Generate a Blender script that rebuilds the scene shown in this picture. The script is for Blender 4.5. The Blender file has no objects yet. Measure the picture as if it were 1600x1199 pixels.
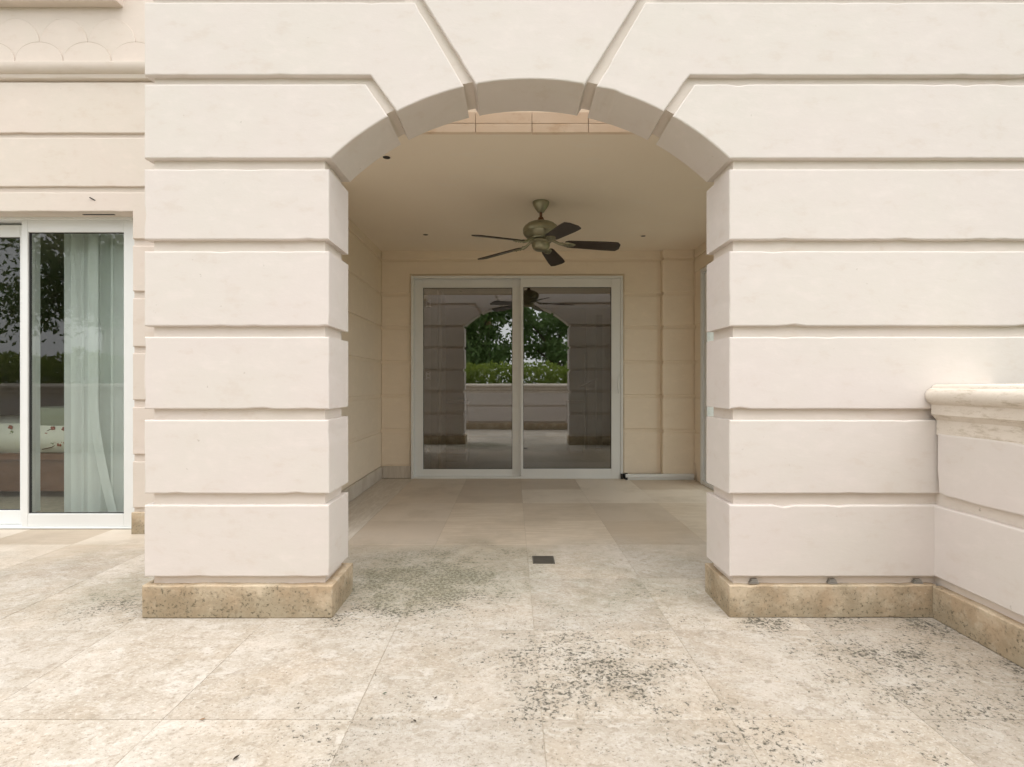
import bpy, bmesh, math, random
from mathutils import Vector, Matrix, noise

R = math.radians
S = bpy.context.scene
C = S.collection
random.seed(7)

# ------------------------------------------------------------------ camera, sky, sun, exposure
EYE = 1.08
cam = bpy.data.objects.new('camera', bpy.data.cameras.new('camera'))
C.objects.link(cam)
cam.location = (0, 0, EYE)
cam.rotation_euler = (R(90), 0, 0)
cam.data.sensor_width = 36
cam.data.lens = 815 / 1600 * 36
cam.data.clip_start = 0.02
cam.data.clip_end = 2000
S.camera = cam

SUN_EL, SUN_AZ = 74, 170          # azimuth clockwise from +Y (the view direction)
w = bpy.data.worlds.new('World'); S.world = w; w.use_nodes = True
wt = w.node_tree; wt.nodes.clear()
sky = wt.nodes.new('ShaderNodeTexSky'); sky.sky_type = 'NISHITA'; sky.sun_disc = False
sky.sun_elevation = R(SUN_EL); sky.sun_rotation = R(SUN_AZ)
sky.air_density = 1.0; sky.dust_density = 4.0; sky.ozone_density = 1.0
hsv = wt.nodes.new('ShaderNodeHueSaturation'); hsv.inputs['Saturation'].default_value = 0.22
bg = wt.nodes.new('ShaderNodeBackground'); bg.inputs['Strength'].default_value = 0.15
wo = wt.nodes.new('ShaderNodeOutputWorld')
veil = wt.nodes.new('ShaderNodeMix'); veil.data_type = 'RGBA'; veil.inputs[0].default_value = 0.7   # even cloud cover over the sky
veil.inputs[7].default_value = (6.7, 6.7, 6.75, 1)
wt.links.new(sky.outputs[0], hsv.inputs['Color']); wt.links.new(hsv.outputs[0], veil.inputs[6]); wt.links.new(veil.outputs[2], bg.inputs['Color']); wt.links.new(bg.outputs[0], wo.inputs['Surface'])

sl = bpy.data.lights.new('sun', 'SUN'); sl.energy = 0.7; sl.angle = R(60); sl.color = (1.0, 0.96, 0.9)
sun = bpy.data.objects.new('sun', sl); C.objects.link(sun)
sd = Vector((math.sin(R(SUN_AZ)) * math.cos(R(SUN_EL)), math.cos(R(SUN_AZ)) * math.cos(R(SUN_EL)), math.sin(R(SUN_EL))))
sun.rotation_euler = sd.to_track_quat('Z', 'Y').to_euler()
sun.location = sd * 30

S.render.engine = 'CYCLES'
S.cycles.max_bounces = 9; S.cycles.diffuse_bounces = 6; S.cycles.transparent_max_bounces = 16; S.cycles.glossy_bounces = 6
S.view_settings.view_transform = 'Standard'; S.view_settings.look = 'None'
S.view_settings.gamma = 1; S.view_settings.use_curve_mapping = False
S.view_settings.exposure = 1.15

# ------------------------------------------------------------------ node helper
class NT:
    def __init__(s, name):
        s.m = bpy.data.materials.new(name); s.m.use_nodes = True
        s.t = s.m.node_tree; s.t.nodes.clear()
        s.out = s.t.nodes.new('ShaderNodeOutputMaterial')
    def n(s, typ, **kw):
        nd = s.t.nodes.new(typ)
        for k, v in kw.items(): setattr(nd, k, v)
        return nd
    def put(s, sock, v):
        if hasattr(v, 'is_output'): s.t.links.new(v, sock)
        elif isinstance(v, (tuple, list)) and len(v) == 3 and sock.type == 'RGBA': sock.default_value = (*v, 1)
        else: sock.default_value = v
    def pos(s): return s.n('ShaderNodeNewGeometry').outputs['Position']
    def rnd(s): return s.n('ShaderNodeObjectInfo').outputs['Random']
    def obj(s): return s.n('ShaderNodeTexCoord').outputs['Object']
    def map(s, v, scale=(1, 1, 1), rot=(0, 0, 0), loc=(0, 0, 0)):
        m = s.n('ShaderNodeMapping'); s.put(m.inputs['Vector'], v)
        m.inputs['Scale'].default_value = scale; m.inputs['Rotation'].default_value = rot
        s.put(m.inputs['Location'], loc)
        return m.outputs[0]
    def shift(s, v, amt):
        sc = s.n('ShaderNodeVectorMath', operation='SCALE'); sc.inputs[0].default_value = (37.0, 21.0, 53.0); s.put(sc.inputs['Scale'], amt)
        a = s.n('ShaderNodeVectorMath', operation='ADD'); s.put(a.inputs[0], v); s.put(a.inputs[1], sc.outputs[0])
        return a.outputs[0]
    def noise(s, v, scale, detail=4, rough=0.55, dist=0.0):
        n = s.n('ShaderNodeTexNoise'); s.put(n.inputs['Vector'], v)
        n.inputs['Scale'].default_value = scale; n.inputs['Detail'].default_value = detail
        n.inputs['Roughness'].default_value = rough; n.inputs['Distortion'].default_value = dist
        return n.outputs['Fac']
    def vor(s, v, scale, feat='F1'):
        n = s.n('ShaderNodeTexVoronoi', feature=feat); s.put(n.inputs['Vector'], v); n.inputs['Scale'].default_value = scale
        return n.outputs['Distance']
    def wave(s, v, scale, dist, det=3):
        n = s.n('ShaderNodeTexWave'); s.put(n.inputs['Vector'], v); n.inputs['Scale'].default_value = scale
        n.inputs['Distortion'].default_value = dist; n.inputs['Detail'].default_value = det
        return n.outputs['Fac']
    def rng(s, v, a, b, c=0.0, d=1.0, smooth=True):
        m = s.n('ShaderNodeMapRange'); m.interpolation_type = 'SMOOTHSTEP' if smooth else 'LINEAR'
        s.put(m.inputs[0], v); m.inputs[1].default_value = a; m.inputs[2].default_value = b
        m.inputs[3].default_value = c; m.inputs[4].default_value = d
        return m.outputs[0]
    def math(s, op, a, b=0.0, clamp=False):
        m = s.n('ShaderNodeMath', operation=op, use_clamp=clamp); s.put(m.inputs[0], a); s.put(m.inputs[1], b)
        return m.outputs[0]
    def mix(s, f, a, b, blend='MIX'):
        m = s.n('ShaderNodeMix', data_type='RGBA', blend_type=blend)
        s.put(m.inputs[0], f); s.put(m.inputs[6], a); s.put(m.inputs[7], b)
        return m.outputs[2]
    def xyz(s, v):
        x = s.n('ShaderNodeSeparateXYZ'); s.put(x.inputs[0], v); return x.outputs
    def blob(s, v, c, r):      # 1 at c, 0 at distance r
        d = s.n('ShaderNodeVectorMath', operation='DISTANCE'); s.put(d.inputs[0], v); d.inputs[1].default_value = c
        return s.rng(d.outputs['Value'], 0.0, r, 1.0, 0.0)
    def bump(s, h, strength, dist=0.01, nrm=None):
        b = s.n('ShaderNodeBump'); s.put(b.inputs['Height'], h); b.inputs['Strength'].default_value = strength
        b.inputs['Distance'].default_value = dist
        if nrm is not None: s.put(b.inputs['Normal'], nrm)
        return b.outputs[0]
    def bsdf(s, col, rough=0.8, metal=0.0, nrm=None, spec=None):
        p = s.n('ShaderNodeBsdfPrincipled'); s.put(p.inputs['Base Color'], col); s.put(p.inputs['Roughness'], rough)
        p.inputs['Metallic'].default_value = metal
        if spec is not None: p.inputs['Specular IOR Level'].default_value = spec
        if nrm is not None: s.put(p.inputs['Normal'], nrm)
        s.t.links.new(p.outputs[0], s.out.inputs['Surface'])
        return s.m

# ------------------------------------------------------------------ materials
def stucco(name, a, b, dirt=1.0):
    k = NT(name); P = k.pos(); Q = k.shift(P, k.rnd())
    big = k.noise(Q, 1.6, 3, 0.6)
    col = k.mix(k.rng(big, 0.32, 0.7), a, b)
    mott = k.noise(k.map(Q, (3, 3, 6)), 2.4, 4, 0.68)
    col = k.mix(k.math('MULTIPLY', k.rng(mott, 0.5, 0.72), 0.5), col, tuple(min(0.9, c * 1.07) for c in a))
    col = k.mix(k.math('MULTIPLY', k.rng(mott, 0.46, 0.28), 0.30 * dirt), col, (a[0] * .86, a[1] * .80, a[2] * .73))
    # scuffs, pin holes and a few hairline cracks
    f = k.noise(Q, 30, 3, 0.62)
    sp = k.math('MULTIPLY', k.rng(f, 0.70, 0.76), k.rng(big, 0.5, 0.62))
    col = k.mix(k.math('MULTIPLY', sp, 0.5 * dirt), col, (0.36, 0.31, 0.25))
    tro = k.noise(k.map(Q, (3, 3, 8)), 2.0, 5, 0.7, 0.5)
    h = k.math('ADD', k.math('MULTIPLY', f, 0.3), tro)
    return k.bsdf(col, 0.86, 0, k.bump(h, 0.13, 0.008), 0.25)

STUCCO = stucco('cream_stucco', (0.66, 0.60, 0.562), (0.65, 0.604, 0.555))
STUCCO_GROOVE = stucco('cream_stucco_groove_lifted', (0.70, 0.63, 0.57), (0.69, 0.63, 0.56), 1.3)  # same cream paint, lightened in colour to lift the shaded joints
STUCCO_IN = stucco('warm_cream_stucco_lifted', (0.80, 0.695, 0.56), (0.79, 0.69, 0.555), 0.6)  # yellower porch cream, also lightened in colour to lift the dim porch
STUCCO_PINK = stucco('pale_pink_stucco', (0.65, 0.57, 0.505), (0.64, 0.575, 0.505))

def stone_floor():
    k = NT('shell_stone_paving'); P = k.pos(); rnd = k.rnd(); Q = k.shift(P, rnd)
    xy = k.xyz(P)
    edge = k.math('ADD', xy[1], k.math('MULTIPLY', k.noise(P, 2.2, 4, 0.6), 0.9))
    inside = k.rng(edge, 3.4, 4.3)                    # the sheltered end stays clean and honed
    n0 = k.noise(Q, 3.0, 5, 0.7)
    base = k.mix(k.rng(n0, 0.3, 0.7), (0.47, 0.405, 0.325), (0.60, 0.545, 0.475))
    cloud = k.rng(k.noise(k.map(Q, (1, 1.8, 1), (0, 0, R(20))), 8, 5, 0.78, 0.8), 0.46, 0.66)
    base = k.mix(k.math('MULTIPLY', cloud, 0.75), base, (0.69, 0.645, 0.585))
    wn = k.noise(P, 1.9, 4, 0.65)
    base = k.mix(k.math('MULTIPLY', k.rng(wn, 0.45, 0.68), 0.45), base, (0.56, 0.455, 0.345))
    rust = k.rng(n0, 0.70, 0.78)
    base = k.mix(k.math('MULTIPLY', rust, 0.5), base, (0.53, 0.35, 0.19))
    # grain: crushed shell, pale and dark
    g1 = k.noise(k.map(Q, (1, 1.3, 1), (0, 0, R(30))), 78, 3, 0.72)
    base = k.mix(k.math('MULTIPLY', k.rng(g1, 0.55, 0.66), 0.6), base, (0.74, 0.69, 0.61))
    base = k.mix(k.math('MULTIPLY', k.rng(g1, 0.44, 0.33), 0.6), base, (0.30, 0.25, 0.19))
    g2 = k.noise(Q, 24, 4, 0.75)
    base = k.mix(k.math('MULTIPLY', k.rng(g2, 0.47, 0.33), 0.55), base, (0.34, 0.285, 0.22))
    sh = k.math('MULTIPLY', k.rng(k.vor(Q, 60), 0.16, 0.06), k.rng(g2, 0.5, 0.6))
    base = k.mix(k.math('MULTIPLY', sh, 0.8), base, (0.80, 0.76, 0.68))
    tint = k.rng(rnd, 0, 1, 0.70, 0.87, False)
    tc = k.n('ShaderNodeCombineColor')
    for i in range(3): k.put(tc.inputs[i], tint)
    base = k.mix(1.0, base, tc.outputs[0], 'MULTIPLY')
    # honed travertine under the roof: veined across
    vein = k.noise(k.map(Q, (1.5, 14, 1)), 3.0, 6, 0.65, 0.8)
    inn = k.mix(k.rng(vein, 0.35, 0.7), (0.52, 0.425, 0.32), (0.64, 0.55, 0.44))
    inn = k.mix(k.rng(rnd, 0.2, 0.8, 0.0, 0.85), inn, (0.63, 0.555, 0.465))
    inn = k.mix(k.rng(k.math('FRACT', k.math('MULTIPLY', rnd, 7.3)), 0.3, 0.9, 0.0, 0.6), inn, (0.42, 0.335, 0.25))
    inn = k.mix(k.math('MULTIPLY', k.rng(wn, .45, .7), .4), inn, (0.36, 0.29, 0.21))
    base = k.mix(inside, base, inn)
    # mould in patches: dense black pores in front, green film under the arch
    m = k.blob(P, (0.30, 2.0, 0), 0.95)
    for c, r, a in (((-0.5, 2.85, 0), 1.15, 1.2), ((1.5, 1.95, 0), 1.1, .85), ((-0.1, 3.35, 0), 0.8, .8), ((0.7, 1.45, 0), .8, .75),
                    ((-1.9, 2.6, 0), 0.6, 1.0), ((-0.5, 1.6, 0), .75, .6), ((0.7, 2.6, 0), .8, .6), ((-2.2, 1.6, 0), .8, .35), ((1.15, 2.37, 0), .3, 1.1), ((1.5, 2.37, 0), .3, 1.1), ((1.85, 2.3, 0), .3, 1.2), ((1.95, 1.9, 0), .35, 1.1), ((-0.8, 2.4, 0), .3, .9)):
        m = k.math('MAXIMUM', m, k.math('MULTIPLY', k.blob(P, c, r), a))
    pn = k.noise(P, 4.6, 5, 0.76, 0.4)
    patch = k.math('ADD', k.math('MULTIPLY', m, 0.40), k.math('MULTIPLY', pn, 1.0))
    patch = k.rng(patch, 0.46, 0.98, 0, 1, False)
    patch = k.math('MULTIPLY', patch, k.rng(edge, 3.7, 4.25, 1, 0.0))
    s1 = k.noise(P, 58, 5, 0.78, 0.3)
    thr = k.math('ADD', s1, k.rng(patch, 0, 1, -0.17, 0.075, False))
    spots = k.rng(thr, 0.52, 0.62)
    grn = k.rng(edge, 2.75, 3.2)
    film = k.mix(grn, (0.27, 0.235, 0.17), (0.235, 0.22, 0.15))
    col = k.mix(k.math('MULTIPLY', patch, k.rng(grn, 0, 1, 0.40, 0.70)), base, film)
    dark = k.mix(grn, (0.055, 0.05, 0.037), (0.105, 0.10, 0.065))
    col = k.mix(k.math('MULTIPLY', spots, k.rng(grn, 0, 1, 0.9, 0.75)), col, dark)
    # scattered single pores
    pore = k.rng(k.noise(k.shift(P, .4), 110, 2, 0.5), 0.68, 0.74)
    pore = k.math('MULTIPLY', pore, k.rng(wn, 0.36, 0.6))
    col = k.mix(k.math('MULTIPLY', pore, k.rng(inside, 0, 1, .85, 0.1)), col, (0.06, 0.05, 0.035))
    h = k.math('SUBTRACT', k.math('ADD', k.math('MULTIPLY', g2, .6), k.math('MULTIPLY', g1, .5)), k.math('MULTIPLY', pore, 0.4))
    b = k.n('ShaderNodeBump'); k.put(b.inputs['Height'], h); k.put(b.inputs['Strength'], k.rng(inside, 0, 1, 0.7, 0.05)); b.inputs['Distance'].default_value = 0.008
    rough = k.math('ADD', k.rng(inside, 0, 1, 0.85, 0.40), k.math('MULTIPLY', vein, 0.12))
    return k.bsdf(col, rough, 0, b.outputs[0], 0.35)
FLOOR = stone_floor()

def border_stone():
    k = NT('pale_border_stone'); Q = k.shift(k.pos(), k.rnd())
    v = k.noise(k.map(Q, (10, 1.5, 1)), 3, 6, 0.65, 0.8)
    col = k.mix(k.rng(v, 0.35, 0.7), (0.52, 0.46, 0.385), (0.63, 0.575, 0.50))
    return k.bsdf(col, 0.5, 0, k.bump(v, 0.1, 0.003), 0.35)
BORDER = border_stone()

def plinth_stone():
    k = NT('coral_stone_plinth'); P = k.pos(); Q = k.shift(P, k.rnd()); z = k.xyz(P)[2]
    col = k.mix(k.rng(k.noise(Q, 6, 6, 0.65), 0.35, 0.68), (0.45, 0.34, 0.225), (0.58, 0.485, 0.355))
    col = k.mix(k.math('MULTIPLY', k.rng(k.noise(Q, 14, 5, 0.7), 0.52, 0.7), 0.6), col, (0.58, 0.50, 0.385))
    sh = k.math('MULTIPLY', k.rng(k.vor(Q, 48), 0.16, 0.05), k.rng(k.noise(Q, 11, 2), 0.5, 0.62))
    col = k.mix(k.math('MULTIPLY', sh, 0.7), col, (0.74, 0.68, 0.56))
    pit = k.rng(k.noise(Q, 70, 4, 0.78), 0.54, 0.64)
    low = k.rng(z, 0.16, 0.0, 0.15, 1.0, False)
    mask = k.rng(k.math('ADD', k.noise(P, 6, 5, 0.72), k.math('MULTIPLY', low, 0.30)), 0.5, 0.80)
    col = k.mix(k.math('MULTIPLY', pit, k.rng(mask, 0, 1, 0.22, 0.95)), col, (0.10, 0.085, 0.055))
    col = k.mix(k.math('MULTIPLY', mask, 0.5), col, (0.21, 0.18, 0.115))
    h = k.math('SUBTRACT', k.noise(Q, 55, 6, 0.72), k.math('MULTIPLY', pit, 0.4))
    return k.bsdf(col, 0.9, 0, k.bump(h, 0.6, 0.006), 0.3)
PLINTH = plinth_stone()

def cap_stone():
    k = NT('cast_stone_cap'); P = k.pos(); Q = k.shift(P, k.rnd())
    col = k.mix(k.noise(Q, 5, 6, 0.65), (0.61, 0.54, 0.455), (0.74, 0.68, 0.605))
    g = k.math('MULTIPLY', k.rng(k.noise(k.map(Q, (8, 2, 8)), 4, 5, 0.75), 0.48, 0.68), 0.7)
    col = k.mix(g, col, (0.40, 0.33, 0.235))
    s = k.math('MULTIPLY', k.rng(k.noise(Q, 90, 4, 0.7), 0.63, 0.72), 0.5)
    col = k.mix(s, col, (0.26, 0.215, 0.15))
    return k.bsdf(col, 0.88, 0, k.bump(k.noise(Q, 60, 6, 0.7), 0.35, 0.005), 0.3)
CAP = cap_stone()

def plain(name, col, rough=0.5, metal=0.0, var=0.06, scale=8, bump=0.05, spec=None):
    k = NT(name); Q = k.shift(k.obj(), k.rnd())
    f = k.noise(Q, scale, 5, 0.6)
    c = k.mix(f, tuple(max(0, x * (1 - var * 2)) for x in col), tuple(min(1, x * (1 + var * 2)) for x in col))
    return k.bsdf(c, rough, metal, k.bump(k.noise(Q, scale * 6, 4, 0.6), bump, 0.002) if bump else None, spec)

ALU = plain('white_powder_coated_aluminium', (0.72, 0.73, 0.715), 0.38, 0, 0.02, 4, 0)
ALU_DARK = plain('dark_gasket', (0.03, 0.03, 0.03), 0.6)
PEWTER = plain('aged_pewter', (0.32, 0.31, 0.22), 0.38, 0.85, 0.18, 14, 0.08)
BLADE = plain('dark_walnut_blade', (0.035, 0.024, 0.017), 0.38, 0, 0.2, 6, 0.05)
BLACK = plain('black_iron', (0.02, 0.019, 0.017), 0.6)
SLATWHITE = plain('blind_fabric', (0.82, 0.84, 0.82), 0.8, 0, 0.03, 5, 0.05)
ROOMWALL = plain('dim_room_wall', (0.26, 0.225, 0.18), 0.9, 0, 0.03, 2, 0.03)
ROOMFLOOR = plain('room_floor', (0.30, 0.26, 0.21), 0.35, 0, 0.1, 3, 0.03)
DARKWOOD = plain('dark_wood', (0.05, 0.032, 0.02), 0.5, 0, 0.2, 6, 0.06)
MIDWOOD = plain('reddish_wood', (0.16, 0.075, 0.04), 0.5, 0, 0.2, 6, 0.06)
WICKER = plain('wicker', (0.36, 0.20, 0.09), 0.7, 0, 0.25, 30, 0.2)
SPREAD = plain('cream_bedspread', (0.72, 0.70, 0.60), 0.9, 0, 0.04, 10, 0.15)
SAGE = plain('sage_pillow', (0.28, 0.30, 0.22), 0.9, 0, 0.06, 10, 0.15)
RED = plain('red_thread', (0.34, 0.11, 0.07), 0.8)
BROWN = plain('brown_thread', (0.13, 0.075, 0.04), 0.8)
GREENTH = plain('green_thread', (0.16, 0.20, 0.08), 0.8)
BARK = plain('bark', (0.10, 0.075, 0.055), 0.9, 0, 0.25, 12, 0.5)
SHIM = plain('grey_plastic_shim', (0.30, 0.28, 0.25), 0.7)
BEIGE_CLOTH = plain('off_white_plaster_house', (0.70, 0.66, 0.60), 0.9, 0, 0.04, 3, 0.05)
ROOFTILE = plain('terracotta', (0.34, 0.17, 0.10), 0.85, 0, 0.2, 9, 0.3)
WINDARK = plain('far_window_glass', (0.03, 0.035, 0.04), 0.12)
SOIL = plain('soil', (0.07, 0.05, 0.035), 0.95, 0, 0.2, 9, 0.4)
CANVAS = plain('dark_print', (0.10, 0.085, 0.06), 0.7, 0, 0.3, 5, 0.05)

def lawn():
    k = NT('grass_ground'); P = k.pos()
    c = k.mix(k.noise(P, 1.5, 6, 0.7), (0.05, 0.075, 0.025), (0.10, 0.12, 0.045))
    return k.bsdf(c, 0.95, 0, k.bump(k.noise(P, 40, 4, 0.7), 0.5, 0.03), 0.2)
LAWN = lawn()

def leafm(name, a, b):
    k = NT(name); P = k.pos()
    c = k.mix(k.rng(k.noise(P, 2.2, 4, 0.7), 0.3, 0.7), a, b)
    c = k.mix(k.math('MULTIPLY', k.rng(k.noise(P, 30, 1), 0.4, 0.7), 0.5), c, tuple(x * 1.35 for x in b))
    p = k.n('ShaderNodeBsdfPrincipled'); k.put(p.inputs['Base Color'], c); p.inputs['Roughness'].default_value = 0.5
    t = k.n('ShaderNodeBsdfTranslucent'); k.put(t.inputs['Color'], c)
    m = k.n('ShaderNodeMixShader'); m.inputs[0].default_value = 0.42
    k.t.links.new(p.outputs[0], m.inputs[1]); k.t.links.new(t.outputs[0], m.inputs[2]); k.t.links.new(m.outputs[0], k.out.inputs['Surface'])
    return k.m
LEAF_TREE = leafm('tree_leaf', (0.11, 0.185, 0.05), (0.17, 0.26, 0.08))
LEAF_HEDGE = leafm('hedge_leaf', (0.16, 0.235, 0.035), (0.27, 0.34, 0.06))

def glass(name, tint, f0):
    k = NT(name)
    fw = k.n('ShaderNodeLayerWeight'); fw.inputs['Blend'].default_value = 0.5
    fac = k.math('ADD', k.math('MULTIPLY', k.math('POWER', fw.outputs['Facing'], 5.0), 1 - f0), f0)
    fac = k.math('MULTIPLY', fac, k.math('SUBTRACT', 1.0, k.n('ShaderNodeNewGeometry').outputs['Backfacing']))
    tr = k.n('ShaderNodeBsdfTransparent'); k.put(tr.inputs['Color'], tint)
    gl = k.n('ShaderNodeBsdfGlossy'); gl.inputs['Roughness'].default_value = 0.0; k.put(gl.inputs['Color'], (0.95, 0.97, 0.96))
    k.put(gl.inputs['Normal'], k.bump(k.noise(k.pos(), 1.7, 2), 0.02, 0.01))
    m = k.n('ShaderNodeMixShader'); k.put(m.inputs[0], fac)
    k.t.links.new(tr.outputs[0], m.inputs[1]); k.t.links.new(gl.outputs[0], m.inputs[2]); k.t.links.new(m.outputs[0], k.out.inputs['Surface'])
    return k.m
GLASS = glass('grey_tinted_glass', (0.64, 0.645, 0.635), 0.27)
GLASS_L = glass('greenish_window_glass', (0.93, 0.96, 0.945), 0.07)

# ------------------------------------------------------------------ object helpers
def tag(o, label=None, cat=None, group=None, kind=None):
    if label: o['label'] = label
    if cat: o['category'] = cat
    if group: o['group'] = group
    if kind: o['kind'] = kind
    return o
def thing(name, label, cat, loc=(0, 0, 0), group=None):
    o = bpy.data.objects.new(name, None); C.objects.link(o); o.location = loc; o.empty_display_size = 0.1
    return tag(o, label, cat, group)
def link(name, me, mat, parent=None):
    o = bpy.data.objects.new(name, me); C.objects.link(o)
    if mat and not me.materials: me.materials.append(mat)
    if parent:
        o.parent = parent
        # parents are unrotated: keep world placement
        p, loc = parent, Vector((0, 0, 0))
        while p: loc += p.location; p = p.parent
        o.location = -loc
    return o
def finish(name, bm, mat, parent=None, smooth=False):
    bmesh.ops.recalc_face_normals(bm, faces=bm.faces)
    me = bpy.data.meshes.new(name); bm.to_mesh(me); bm.free()
    if smooth:
        for p in me.polygons: p.use_smooth = True
        me.set_sharp_from_angle(angle=R(40))
    return link(name, me, mat, parent)

FRONT = lambda u, v, t: (u, t, v)                   # outline in x,z; depth along +y
SIDE = lambda u, v, t: (t, u, v)                    # outline in y,z; depth along x
FLAT = lambda u, v, t: (u, v, t)                    # outline in x,y; depth along z

def offset_poly(pts, d):
    n = len(pts); out = []
    area = sum(pts[i][0] * pts[(i + 1) % n][1] - pts[(i + 1) % n][0] * pts[i][1] for i in range(n))
    sg = 1 if area > 0 else -1
    for i in range(n):
        a, b, c = Vector(pts[i - 1]), Vector(pts[i]), Vector(pts[(i + 1) % n])
        e1 = (b - a).normalized(); e2 = (c - b).normalized()
        n1 = Vector((-e1.y, e1.x)) * sg; n2 = Vector((-e2.y, e2.x)) * sg
        m = n1 + n2
        if m.length < 1e-6: m = n1
        m.normalize(); k = d / max(0.35, m.dot(n1))
        out.append((b.x + m.x * k, b.y + m.y * k))
    return out

def slab(name, pts, t0, t1, xf, mat, parent=None, bev=0.006, jit=0.0, step=0.05, back=True, wear=0.0):
    """outline extruded from t0 (seen face) to t1, rounded at the seen edge, edges slightly uneven by hand"""
    P = []
    n = len(pts)
    seedv = random.uniform(0, 90)
    if jit:
        for i in range(n):
            a, b = Vector(pts[i]), Vector(pts[(i + 1) % n]); L = (b - a).length
            m = max(1, min(90, int(L / step)))
            for j in range(m): P.append(tuple(a.lerp(b, j / m)))
        Q = []
        for i, p in enumerate(P):
            v = Vector((p[0] * 5 + seedv, p[1] * 5, seedv))
            f = Vector((p[0] * 23, p[1] * 23 + seedv, seedv))
            Q.append((p[0] + jit * (noise.noise(v) + .5 * noise.noise(f)), p[1] + jit * (noise.noise(v + Vector((7, 3, 1))) + .5 * noise.noise(f + Vector((2, 9, 4))))))
        P = Q
    else: P = [tuple(p) for p in pts]
    s = 1 if t1 > t0 else -1
    rings = []
    N = len(P)
    chip = [0.0] * N
    if wear:
        for i, p in enumerate(P):
            f = noise.noise(Vector((p[0] * 14 + seedv, p[1] * 14, 3.3)))
            chip[i] = wear * max(0.0, f - 0.34) * 2.4
    if back: prof = [(bev, t1), (bev * .3, t1 - s * bev * .3), (0, t1 - s * bev)]
    else: prof = [(0, t1)]
    prof += [(0, t0 + s * bev), (bev * .3, t0 + s * bev * .3), (bev, t0)] if bev else [(0, t0)]
    bm = bmesh.new()
    for q, (ins, t) in enumerate(prof):
        pp = offset_poly(P, ins) if ins else P
        if wear and q >= len(prof) - 3:
            big = offset_poly(P, ins + 0.01)
            pp = [((a[0] + (b[0] - a[0]) * c / 0.01), (a[1] + (b[1] - a[1]) * c / 0.01)) for a, b, c in zip(pp, big, chip)]
        rings.append([bm.verts.new(xf(x, y, t)) for x, y in pp])
    for a, b in zip(rings, rings[1:]):
        for i in range(N):
            bm.faces.new((a[i], a[(i + 1) % N], b[(i + 1) % N], b[i]))
    bm.faces.new(rings[0]); bm.faces.new(rings[-1])
    return finish(name, bm, mat, parent)

def rect(x0, x1, z0, z1): return [(x0, z0), (x1, z0), (x1, z1), (x0, z1)]

def box(name, lo, hi, mat, parent=None, bev=0.0):
    bm = bmesh.new(); bmesh.ops.create_cube(bm, size=1)
    for v in bm.verts: v.co = Vector([lo[i] + (v.co[i] + .5) * (hi[i] - lo[i]) for i in range(3)])
    if bev: bmesh.ops.bevel(bm, geom=list(bm.edges), offset=bev, segments=2, affect='EDGES', profile=0.6)
    return finish(name, bm, mat, parent)

def boxes(name, lst, mat, parent=None, bev=0.0):
    bm = bmesh.new()
    for lo, hi in lst:
        r = bmesh.ops.create_cube(bm, size=1)
        for v in r['verts']: v.co = Vector([lo[i] + (v.co[i] + .5) * (hi[i] - lo[i]) for i in range(3)])
    if bev: bmesh.ops.bevel(bm, geom=list(bm.edges), offset=bev, segments=1, affect='EDGES')
    return finish(name, bm, mat, parent)

def lathe(name, prof, c, mat, parent=None, seg=32):
    bm = bmesh.new(); rings = []
    for r, z in prof:
        rings.append([bm.verts.new((c[0] + r * math.cos(2 * math.pi * i / seg), c[1] + r * math.sin(2 * math.pi * i / seg), c[2] + z)) for i in range(seg)])
    for a, b in zip(rings, rings[1:]):
        for i in range(seg): bm.faces.new((a[i], a[(i + 1) % seg], b[(i + 1) % seg], b[i]))
    bm.faces.new(rings[0]); bm.faces.new(rings[-1])
    return finish(name, bm, mat, parent, True)

def tube(bm, pts, rad, seg=8):
    pts = [Vector(p) for p in pts]; rings = []
    for i, p in enumerate(pts):
        d = (pts[min(i + 1, len(pts) - 1)] - pts[max(i - 1, 0)]).normalized()
        a = d.orthogonal().normalized() if i == 0 else (la - d * la.dot(d)).normalized()
        la = a; b = d.cross(a); r = rad[i] if isinstance(rad, (list, tuple)) else rad
        rings.append([bm.verts.new(p + (a * math.cos(2 * math.pi * j / seg) + b * math.sin(2 * math.pi * j / seg)) * r) for j in range(seg)])
    for x, y in zip(rings, rings[1:]):
        for j in range(seg): bm.faces.new((x[j], x[(j + 1) % seg], y[(j + 1) % seg], y[j]))
    bm.faces.new(rings[0]); bm.faces.new(rings[-1])

# ------------------------------------------------------------------ heights shared by all rusticated walls
COURSES = [(0.187, 0.518), (0.571, 0.911), (0.962, 1.296), (1.346, 1.692), (1.745, 2.071), (2.121, 2.467), (2.505, 2.84), (2.893, 3.225)]
D0, D1 = 2.41, 2.70                       # front and back of the arched wall
KS = D0 / 815
def P(px, py): return ((px - 800) * KS, EYE + (600 - py) * KS)
REC = 0.028                               # depth of the joints

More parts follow.
